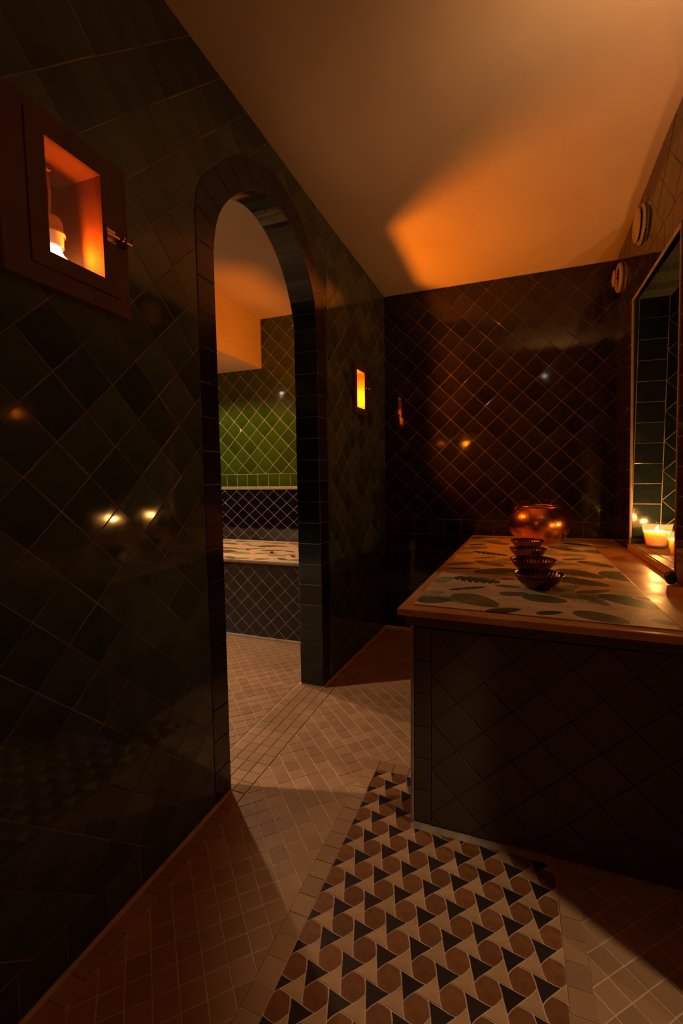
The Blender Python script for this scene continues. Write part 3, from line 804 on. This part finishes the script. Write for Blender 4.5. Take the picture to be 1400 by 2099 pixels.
# the frame of reference of wall A has its tiles standing 6 mm proud, so n is measured from the mortar
lamp_niche(FL, NA, FA, .125, (.834, 1.724, -.074), .045, E_NICHE_A, ((.868, 1.775, -.040), P_NICHE_A), 'amber lamp in a large glazed wooden wall niche, the nearest at top left', door=(.715, 1.680, .945, 1.998), latch=(.945, 1.829, 1.0))
lamp_niche(FL2, NB, FB, .115, (.456, 1.700, -.048), .018, E_NICHE_B, ((.456, 1.738, -.045), P_NICHE_B), 'small amber lamp niche with latch on the wall past the arch', latch=(.585, 1.80, .8), detail=False)
FPn = Frame((XP + .006, 0, 0), (0, -1, 0), (0, 0, 1))
lamp_niche(FPn, (-3.17, 1.66, -3.03, 1.90), (-3.21, 1.62, -2.99, 1.94), .07, (-3.058, 1.79, -.045), .015, E_NICHE_C, ((-3.05, 1.825, -.052), P_NICHE_C), 'amber lamp niche facing the next room behind the partition', detail=False, frame_n=.008)

FLn = Frame((-.78, -1.36, 0), (-1, 0, 0), (0, 0, 1))
lamp_niche(FLn, (-.07, 1.66, .07, 1.90), (-.11, 1.62, .11, 1.94), .125, (0, 1.70, -.05), .018, 3, ((0, 1.76, -.02), P_ADDED_LANTERN), 'amber glazed box lantern added behind the viewpoint as amber fill', detail=False)  # added unseen lantern, gives the dim floor and walls an amber fill
# ------------------------------------------------------------------ downlights
M_LENS = emis('lens_glow', (1.0, 0.8, 0.62), 45)
def downlight(loc, label, r=.04):
    root = empty('ceiling_downlight', loc, label=label, cat='ceiling light')
    MB().lathe([(r, 0.0), (r * 1.35, 0.0), (r * 1.4, .006), (r * 1.05, .012), (r, .04)], 28, (0, 0, 0)).build('trim_ring', M_WHITEP, root, smooth=True)
    MB().lathe([(.0001, -.016), (.009, -.013), (.015, -.006), (.017, .003), (.0001, .004)], 20).build('lens', M_LENS, root, smooth=True)
    return root
downlight((SPOT1[0], SPOT1[1], 2.221), 'round downlight in the dropped ceiling near the outer wall of the next room')
downlight((SPOT2[0], SPOT2[1], 2.221), 'round downlight in the beam box above the bench')
downlight((BACKL[0], BACKL[1], HC - .006), 'round ceiling downlight behind the viewpoint, its beam added as fill')
downlight((HALL[0], HALL[1], HC - .006), 'round ceiling downlight in the side passage at the right')
sc_ = empty('added_wall_sconce', (ADDED_SCONCE[0], ADDED_SCONCE[1], ADDED_SCONCE[2] - .02), label='small cup-shaped uplight added out of view on the right wall to brighten the ceiling', cat='wall lamp')
MB().lathe([(.0001, -.10), (.02, -.098), (.045, -.05), (.052, 0), (.049, 0), (.041, -.05), (.018, -.09), (.0001, -.092)], 32).build('cup', M_BRASS, sc_, smooth=True)
MB().box((.03, -.02, -.08), (.088, .02, -.04)).build('bracket', M_BRASS, sc_)

# ------------------------------------------------------------------ treatment table
table = empty('treatment_table', (0, 0, 0), label='broad masonry treatment table with tiled sides and polished plaster top', cat='table')
TX, TY = -.312, 1.462
MB().box((TX + .006, TY, 0), (.612, 3.425, .738)).build('body', M_GROUTD, table)
slab = MB().prism([(-.356, 1.432), (.606, 1.410), (.626, 3.428), (-.28, 3.412)], .742, .766)
slab.build('top_slab', M_SLAB, table, bevel=.005)
MB().prism([(-.335, 1.447), (.604, 1.435), (.606, 1.462), (-.322, 1.475)], .708, .7415).build('top_moulding', M_FACE, table, bevel=.003)
FT = Frame((TX, TY, 0), (1, 0, 0), (0, 0, 1))
lay(table, FT, [rect(0, 0, .92, .70)], rect_cells([.008, .066], steps(.02, .70, .1165), .003), M_FACE, name='edge_tile', th=.005, limit=40, tilt=.002)
lay(table, FT, [rect(.068, .02, .92, .698)], diag_cells(.066, .055, .0835, .0812, (.066, 0, .92, .7), .003), M_FACE, th=.005, limit=120, tilt=.002)
MB().box((TX - .004, TY - .007, .0), (TX + .007, TY + .012, .70)).build('corner_bead', M_EDGE, table, bevel=.003)
MB().box((TX - .004, TY + .012, .0), (TX + .006, 3.42, .70)).build('side_face', M_FACE, table)
MB().add([(TX - .004, TY - .022, .0), (.61, TY - .022, 0), (.61, TY, 0.014), (TX - .004, TY, .014), (.61, TY, 0), (TX - .004, TY, 0)],
         [(0, 1, 2, 3), (1, 4, 2), (0, 3, 5)]).build('mortar_fillet', M_EDGE, table)
TZ = .767

# ------------------------------------------------------------------ leaf print
OX = FPX
def on_z(px, py, z):
    d = ROT @ np.array([px - CX, -(py - CY), -FPX]); t = (z - CAM_H) / d[2]
    return np.array([d[0] * t, d[1] * t])
LEAVES = []
def leafpx(o, s, p0, p1, ratio, kind, z=TZ):
    a = on_z(o[0] + p0[0] / s, o[1] + p0[1] / s, z); b2 = on_z(o[0] + p1[0] / s, o[1] + p1[1] / s, z)
    LEAVES.append((a[0], a[1], b2[0], b2[1], ratio, kind))
o1, s1 = (840, 1090), 5.0
for p0, p1, r, k in [((60, 705), (440, 700), .42, 'big'), ((470, 640), (890, 778), .36, 'rib'), ((405, 600), (780, 572), .14, 'dark'), ((455, 470), (930, 528), .34, 'mon'),
                     ((240, 520), (430, 468), .36, 'light'), ((395, 380), (718, 380), .12, 'dark'), ((370, 342), (670, 320), .28, 'rib'), ((640, 276), (890, 262), .1, 'dark'),
                     ((690, 300), (960, 362), .3, 'rib'), ((665, 425), (1095, 388), .3, 'big'), ((650, 205), (1010, 250), .26, 'mon'), ((480, 232), (640, 210), .4, 'light'),
                     ((585, 160), (820, 158), .15, 'dark'), ((600, 140), (780, 128), .3, 'big'), ((785, 103), (1015, 138), .3, 'rib'), ((755, 96), (960, 95), .12, 'dark'),
                     ((750, 52), (1000, 72), .3, 'big'), ((620, 76), (755, 52), .4, 'big'), ((930, 488), (1075, 492), .3, 'dark'), ((870, 556), (1130, 575), .3, 'rib'),
                     ((915, 645), (1220, 640), .36, 'rib'), ((780, 832), (1135, 800), .26, 'dark'), ((130, 615), (420, 560), .3, 'line'), ((520, 590), (880, 650), .2, 'line'), ((900, 700), (1180, 720), .35, 'fern')]:
    leafpx(o1, s1, p0, p1, r, k)
o1, s1 = (1100, 1100), 4.667
for p0, p1, r, k in [((-130, 575), (290, 628), .45, 'big'), ((0, 745), (250, 728), .26, 'dark'), ((355, 722), (895, 838), .36, 'vein'), ((385, 545), (705, 520), .2, 'rib'),
                     ((420, 562), (690, 672), .24, 'rib'), ((615, 558), (1185, 708), .30, 'deep'), ((205, 312), (635, 405), .32, 'vein'), ((400, 236), (735, 302), .3, 'rib'),
                     ((245, 228), (475, 214), .2, 'rib'), ((255, 250), (435, 285), .3, 'light'), ((125, 96), (435, 152), .3, 'vein'), ((245, 62), (545, 98), .25, 'dark'),
                     ((475, 130), (635, 170), .45, 'rib'), ((695, 335), (918, 438), .42, 'vein'), ((170, 400), (695, 478), .34, 'vein'), ((955, 582), (1115, 622), .3, 'dark'),
                     ((785, 545), (1065, 572), .4, 'line'), ((1095, 800), (1330, 855), .45, 'big'), ((95, 175), (465, 182), .25, 'light'), ((560, 690), (800, 700), .4, 'fern'),
                     ((330, 620), (600, 650), .3, 'fern'), ((760, 470), (1000, 500), .35, 'line'), ((150, 655), (360, 690), .35, 'fern'), ((420, 160), (480, 120), .4, 'line')]:
    leafpx(o1, s1, p0, p1, r, k)
_rs = np.random.RandomState(5); _under = []
for _i in range(110):
    _x = _rs.uniform(-.30, .44); _y = _rs.uniform(1.5, 3.3); _a = _rs.uniform(-.9, .9); _l = _rs.uniform(.04, .10)
    _under.append((_x - _l * math.cos(_a), _y - _l * math.sin(_a), _x + _l * math.cos(_a), _y + _l * math.sin(_a), _rs.uniform(.2, .4), ['line', 'line', 'fern', 'light'][_rs.randint(4)]))
LEAVES = _under + LEAVES
COLS = {'big': ((.11, .145, .055), (.035, .055, .025)), 'rib': ((.24, .22, .10), (.04, .05, .022)), 'dark': ((.05, .07, .04), (.02, .03, .018)), 'mon': ((.045, .085, .06), (.012, .025, .018)),
        'light': ((.30, .34, .20), (.18, .22, .13)), 'line': (None, (.42, .36, .24)), 'vein': ((.14, .135, .06), (.035, .04, .018)), 'deep': ((.06, .09, .055), (.012, .02, .014)), 'fern': (None, (.2, .2, .11))}
PAPER = (.68, .51, .30)
def paint(X, Y, leaves, jit=0.0):
    C = np.empty(X.shape + (3,), np.float32); C[:] = PAPER
    rs = np.random.RandomState(3)
    n1 = np.sin(X * 61 + 3 * np.sin(Y * 23)) * np.sin(Y * 53 + 2 * np.sin(X * 31))
    C *= (1 + .05 * n1)[..., None]
    # fine engraved hatching between the leaves
    h = np.sin((X * .8 + Y * .6) * 520 + 3 * np.sin(X * 37) + 3 * np.sin(Y * 29)); m = (h > .72) & (np.sin(X * 19 + 1.3) * np.sin(Y * 17) > .1)
    C[m] *= .80
    for (ax, ay, bx, by, ratio, kind) in leaves:
        cx, cy = (ax + bx) / 2, (ay + by) / 2; L_ = math.hypot(bx - ax, by - ay) / 2; ex, ey = (bx - ax) / (2 * L_), (by - ay) / (2 * L_)
        t = ((X - cx) * ex + (Y - cy) * ey) / L_; s_ = (-(X - cx) * ey + (Y - cy) * ex) / L_
        W = ratio * 1.35
        tt = np.clip(np.abs(t), 0, 1)
        W = W * 1.18
        prof = W * np.sqrt(np.clip(1 - tt ** 2.2, 0, 1)) * (1 - .18 * t)
        prof = prof + .03 * W * np.sin(t * 40)
        inside = (np.abs(t) < 1) & (np.abs(s_) < prof)
        fill, ink = COLS[kind]
        rel = np.abs(s_) / np.maximum(prof, 1e-4)
        freq = {'rib': 62, 'deep': 46, 'vein': 46, 'big': 30, 'mon': 26, 'dark': 50, 'light': 40, 'line': 30, 'fern': 36}[kind]
        veins = np.sin((t - .55 * np.abs(s_) / max(W, .05) * .6) * freq) > (.45 if kind in ('rib', 'deep') else .72)
        mid = np.abs(s_) < .02
        edge = rel > .9
        if kind == 'fern':
            inside &= (np.sin((t - .5 * np.abs(s_)) * freq) > .1)
        if kind == 'mon':
            inside &= ~((rel > .45) & (np.sin((t - .5 * np.abs(s_)) * 22) > .55))
        if fill is not None:
            sh = 1 + .35 * np.sin(t * 5 + cx * 40) * .5
            C[inside] = (np.array(fill, np.float32) * sh[..., None])[inside]
        C[inside & (veins | mid | edge)] = ink
    return C
def cover(name, corners, nu, nv, z, leaves, mat, thick=.0025):
    """corners: front-left, front-right, back-right, back-left"""
    fl, frt, br, bl = [np.array(c, float) for c in corners]
    U, W = np.meshgrid(np.linspace(0, 1, nu), np.linspace(0, 1, nv))
    P = (fl[None, None] * ((1 - U) * (1 - W))[..., None] + frt * (U * (1 - W))[..., None] + br * (U * W)[..., None] + bl * ((1 - U) * W)[..., None])
    Z = z + thick + .0004 * np.sin(P[..., 0] * 23) * np.sin(P[..., 1] * 17)
    n = nu * nv
    co = np.concatenate([np.dstack([P, Z]).reshape(-1, 3)]).astype(np.float32)
    idx = np.arange(n).reshape(nv, nu)
    q = np.stack([idx[:-1, :-1], idx[:-1, 1:], idx[1:, 1:], idx[1:, :-1]], -1).reshape(-1, 4)
    # skirt down to the table
    border = np.concatenate([idx[0, :], idx[1:, -1], idx[-1, -2::-1], idx[-2:0:-1, 0]])
    low = co[border].copy(); low[:, 2] = z
    co = np.concatenate([co, low]); m = len(border); k = np.arange(m); k2 = (k + 1) % m
    sk = np.stack([n + k, n + k2, border[k2], border[k]], -1)
    q = np.concatenate([q, sk])
    me = bpy.data.meshes.new(name); me.vertices.add(len(co)); me.vertices.foreach_set('co', co.ravel())
    me.loops.add(q.size); me.loops.foreach_set('vertex_index', q.ravel().astype(np.int32))
    me.polygons.add(len(q)); me.polygons.foreach_set('loop_start', np.arange(0, q.size, 4, dtype=np.int32)); me.polygons.foreach_set('loop_total', np.full(len(q), 4, np.int32))
    me.update(calc_edges=True)
    C = paint(P[..., 0], P[..., 1], leaves).reshape(-1, 3)
    C = np.concatenate([C, C[border]]); C = np.concatenate([C, np.ones((len(C), 1), np.float32)], 1).astype(np.float32)
    at = me.color_attributes.new('print', 'FLOAT_COLOR', 'POINT'); at.data.foreach_set('color', C.ravel())
    me.materials.append(mat); me.validate()
    o = bpy.data.objects.new(name, me); COL.objects.link(o); return o
mat_cover = cover('table_cover', [(-.312, 1.488), (.440, 1.462), (.452, 3.16), (-.266, 3.33)], 330, 760, TZ, LEAVES, M_PRINT)
tag(mat_cover, 'cream vinyl cover printed with green leaves on the treatment table', 'table cover')
rs = np.random.RandomState(11); LB = []
for i in range(15):
    for j in range(5):
        cx = -3.0 + i * .14 + rs.uniform(-.04, .04); cy = 2.90 + j * .19 + rs.uniform(-.04, .04); a = rs.uniform(-.5, .5); l = rs.uniform(.05, .11)
        LB.append((cx - l * math.cos(a), cy - l * math.sin(a), cx + l * math.cos(a), cy + l * math.sin(a), rs.uniform(.16, .4), ['light', 'rib', 'big', 'light', 'vein'][rs.randint(5)]))
M_PRINT2 = M_PRINT
bc_ = cover('bench_cover', [(-3.3, 2.835), (-1.17, 2.835), (-1.17, 3.765), (-3.3, 3.765)], 420, 200, .600, LB, M_PRINT2)
tag(bc_, 'pale leaf-printed cover lying on the tiled bench beyond the arch', 'bench cover')

# rose petals on the bench cover
for i, (px, py, r, lab) in enumerate([(508, 1127, .017, 'dark red rose petal on the bench cover, farthest to the left but one'), (557, 1133, .018, 'flat red rose petal in the middle of the bench cover'),
                                      (600, 1141, .020, 'largest cupped red rose petal on the bench cover near the door jamb'), (462, 1132, .016, 'red rose petal at the left edge of the doorway view on the bench cover')]):
    x, y = on_z(px, py, .606)
    mb = MB(); rings, seg = 4, 16; vs = [(0, 0, .001)]; fs = []
    for a in range(1, rings + 1):
        for k in range(seg):
            t = 2 * math.pi * k / seg; rr = r * a / rings * (1 - .18 * math.cos(t)) * (1 + .06 * math.sin(3 * t))
            vs.append((rr * math.cos(t), rr * .8 * math.sin(t), .001 + (a / rings) ** 2 * r * (.55 + .2 * math.sin(2 * t + i))))
    for k in range(seg): fs.append((0, 1 + k, 1 + (k + 1) % seg))
    for a in range(rings - 1):
        for k in range(seg):
            b0 = 1 + a * seg; b1 = b0 + seg; fs.append((b0 + k, b1 + k, b1 + (k + 1) % seg, b0 + (k + 1) % seg))
    o = mb.add(vs, fs).build('rose_petal', M_PETAL, smooth=True); o.location = (x, y, .6035); o.rotation_euler = (0, 0, i * 1.7)
    m = o.modifiers.new('thick', 'SOLIDIFY'); m.thickness = .0008
    tag(o, lab, 'petal', 'rose petals on the bench')

# ------------------------------------------------------------------ copper pot
pot = empty('copper_pot', (.153, 3.125, TZ + .0035), label='large round hammered copper pot at the back of the table', cat='pot')
pr = [(.0001, .0), (.08, .0), (.10, .004), (.135, .022), (.163, .055), (.178, .092), (.181, .13), (.172, .168), (.152, .20), (.132, .222), (.124, .231)]
inn = [(.119, .230), (.128, .218), (.148, .196), (.168, .165), (.176, .13), (.172, .092), (.158, .058), (.13, .026), (.08, .008), (.0001, .006)]
MB().lathe(spline(pr, 3) , 72).build('pot_body', M_COPPER, pot, smooth=True)
MB().lathe(spline(inn, 3), 72).build('pot_inside', M_COPPER, pot, smooth=True)
MB().lathe([(.119, .230), (.121, .236), (.128, .238), (.132, .233), (.130, .227), (.124, .228), (.119, .230)], 72).build('rim', M_COPPER, pot, smooth=True)
pot.rotation_euler = (math.radians(0.0), math.radians(0), .4)

# ------------------------------------------------------------------ bowls
def bowl_mesh():
    H = .055
    outp = [(.0001, 0), (.042, 0), (.046, .003), (.047, .006), (.058, .014), (.074, .030), (.084, .046), (.088, .055)]
    inp = [(.085, .0555), (.081, .046), (.071, .031), (.056, .016), (.040, .008), (.0001, .006)]
    fl_o = lambda r, z, a, i: r * (1 + (.010 * math.cos(36 * a) if .01 < z < .05 else 0))
    fl_i = lambda r, z, a, i: r * (1 + (.016 * math.cos(36 * a) if .008 < z < .052 else 0))
    a = MB().lathe(spline(outp, 3), 144, flute=fl_o); b2 = MB().lathe(spline(inp, 3)[::1], 144, flute=fl_i)
    rim = MB().lathe([(.088 + .0026 * math.cos(t), .056 + .0026 * math.sin(t)) for t in [math.pi * 2 * k / 8 for k in range(9)]], 96)
    return a, b2, rim
bo = empty('fluted_bowl', (.092, 1.85, TZ), label='dark bronze fluted bowl, frontmost in the row on the table', cat='bowl', group='fluted bowls in a row on the table')
a, b2, rim = bowl_mesh()
a.build('bowl_body', M_BOWL, bo, smooth=True); b2.build('fluted_inside', M_BOWL, bo, smooth=True); rim.build('rim', M_BOWL, bo, smooth=True)
bpy.context.view_layer.update()
for (x, y, s_, lab) in [(.084, 2.15, 1.06, 'dark bronze fluted bowl directly behind the frontmost one'), (.072, 2.47, .98, 'copper-brown fluted bowl, third in the row from the front'), (.076, 2.78, 1.0, 'reddish fluted bowl at the back of the row, against the copper pot')]:
    c = copy_tree(bo); c.location = (x, y, TZ); c.scale = (s_, s_, 1.0 + .05 * (s_ - 1)); c.rotation_euler = (0, 0, x * 60); c['label'] = lab
for o in [x for x in bpy.data.objects if x.name.startswith('fluted_bowl')]:
    x_, y_ = o.location.x, o.location.y
    if True: o.location.z = TZ + .0035

# ------------------------------------------------------------------ candles
def candle(x, y, s_, lab, rot, wl=.092):
    root = empty('candle_glass', (x, y, LZ), label=lab, cat='candle', group='candles in glass tumblers on the ledge')
    outp = [(.0001, 0), (.040, 0), (.0455, .003), (.050, .02), (.061, .075), (.0705, .128), (.0718, .134)]
    inp = [(.0692, .134), (.068, .127), (.0585, .075), (.048, .022), (.042, .014), (.0001, .012)]
    MB().lathe(outp + inp, 56).build('tumbler', M_GLASS, root, smooth=True)
    MB().lathe([(.0001, .0145), (.041, .0145), (.0462, .022), (.0565, .075), (.0565 + (wl - .075) * .18, wl - .004), (.058, wl - .001), (.052, wl - .0035), (.02, wl - .006), (.0001, wl - .006)], 48).build('wax', M_WAX, root, smooth=True)
    MB().tube([(0, 0, wl - .008), (.001, 0, wl + .003), (.003, 0, wl + .009)], .0011, 6).build('wick', M_WICK, root)
    MB().lathe([(.0001, 0), (.003, .003), (.0046, .008), (.0038, .015), (.0015, .022), (.0001, .027)], 16, (.003, 0, wl + .005)).build('flame', M_FLAME, root, smooth=True)
    d = bpy.data.lights.new('candle_light', 'POINT'); d.energy = P_CANDLE; d.color = (1.0, 0.42, 0.10); d.shadow_soft_size = .006
    lo = bpy.data.objects.new('candle_light', d); COL.objects.link(lo); lo.location = (x + .003, y, LZ + wl + .024)
    MB().lathe([(.0001, .0), (.02, .0005), (.021, .003), (.0001, .004)], 20, (-.016, -.012, .0075)).build('base_sticker', M_PETAL, root)
    return root
candle(.712, 2.82, 1, 'lit candle in a clear tapered tumbler at the far end of the ledge', 0)
candle(.729, 2.47, 1, 'lit candle tumbler half hidden behind the near edge of the opening', 1, wl=.094)

# small dark lump at the foot of the wall
x, y = on_z(1386, 1199, TZ)
mb = MB(); vs = []; fs = []; R_, Sg = 8, 14
for a in range(R_ + 1):
    for k in range(Sg):
        th_ = math.pi * a / R_; ph = 2 * math.pi * k / Sg
        rr = .020 * (1 + .12 * math.sin(3 * ph + a) * math.sin(th_))
        vs.append((rr * math.sin(th_) * math.cos(ph), rr * 1.15 * math.sin(th_) * math.sin(ph), .027 - .027 * math.cos(th_)))
for a in range(R_):
    for k in range(Sg): fs.append((a * Sg + k, (a + 1) * Sg + k, (a + 1) * Sg + (k + 1) % Sg, a * Sg + (k + 1) % Sg))
o = mb.add(vs, fs).build('rubber_stopper', M_LUMP, smooth=True); o.location = (.575, y, TZ + .0)
tag(o, 'small black rounded stopper on the table by the end of the ledge', 'stopper')

# ------------------------------------------------------------------ air valves on the right wall
def valve(u, v_, r, lab, proud, ringout, dk=1.0):
    m = FR.mtx(u, v_, .007)
    root = empty('air_valve', mtx=m, label=lab, cat='vent', group='round air valves high on the right wall')
    MB().lathe([(r * .74, 0), (r, 0), (r * 1.02, .004), (r * .98, ringout), (r * .86, ringout + .006), (r * .72, ringout), (r * .66, .004), (r * .74, 0)], 48).build('ring', M_WHITEP, root, smooth=True)
    MB().lathe([(.0001, proud), (r * .30 * dk, proud), (r * .56 * dk, proud - .005), (r * .58 * dk, proud - .010), (r * .5 * dk, proud - .013), (.0001, proud - .013)], 40).build('disc', M_WHITEP, root, smooth=True)
    MB().tube([(0, 0, .0), (0, 0, proud - .010)], .004, 8).build('stem', M_DARKMETAL, root)
    MB().lathe([(.0001, .0015), (r * .7, .0015), (r * .7, .0)], 30).build('duct_opening', M_VOID, root)
    return root
valve(.130, 1.645, .086, 'round white air valve beside the back corner, above the candle opening', .046, .015)
valve(.655, 1.70, .094, 'round white air valve higher up the right wall, nearer the viewer', .032, .008, 1.5)
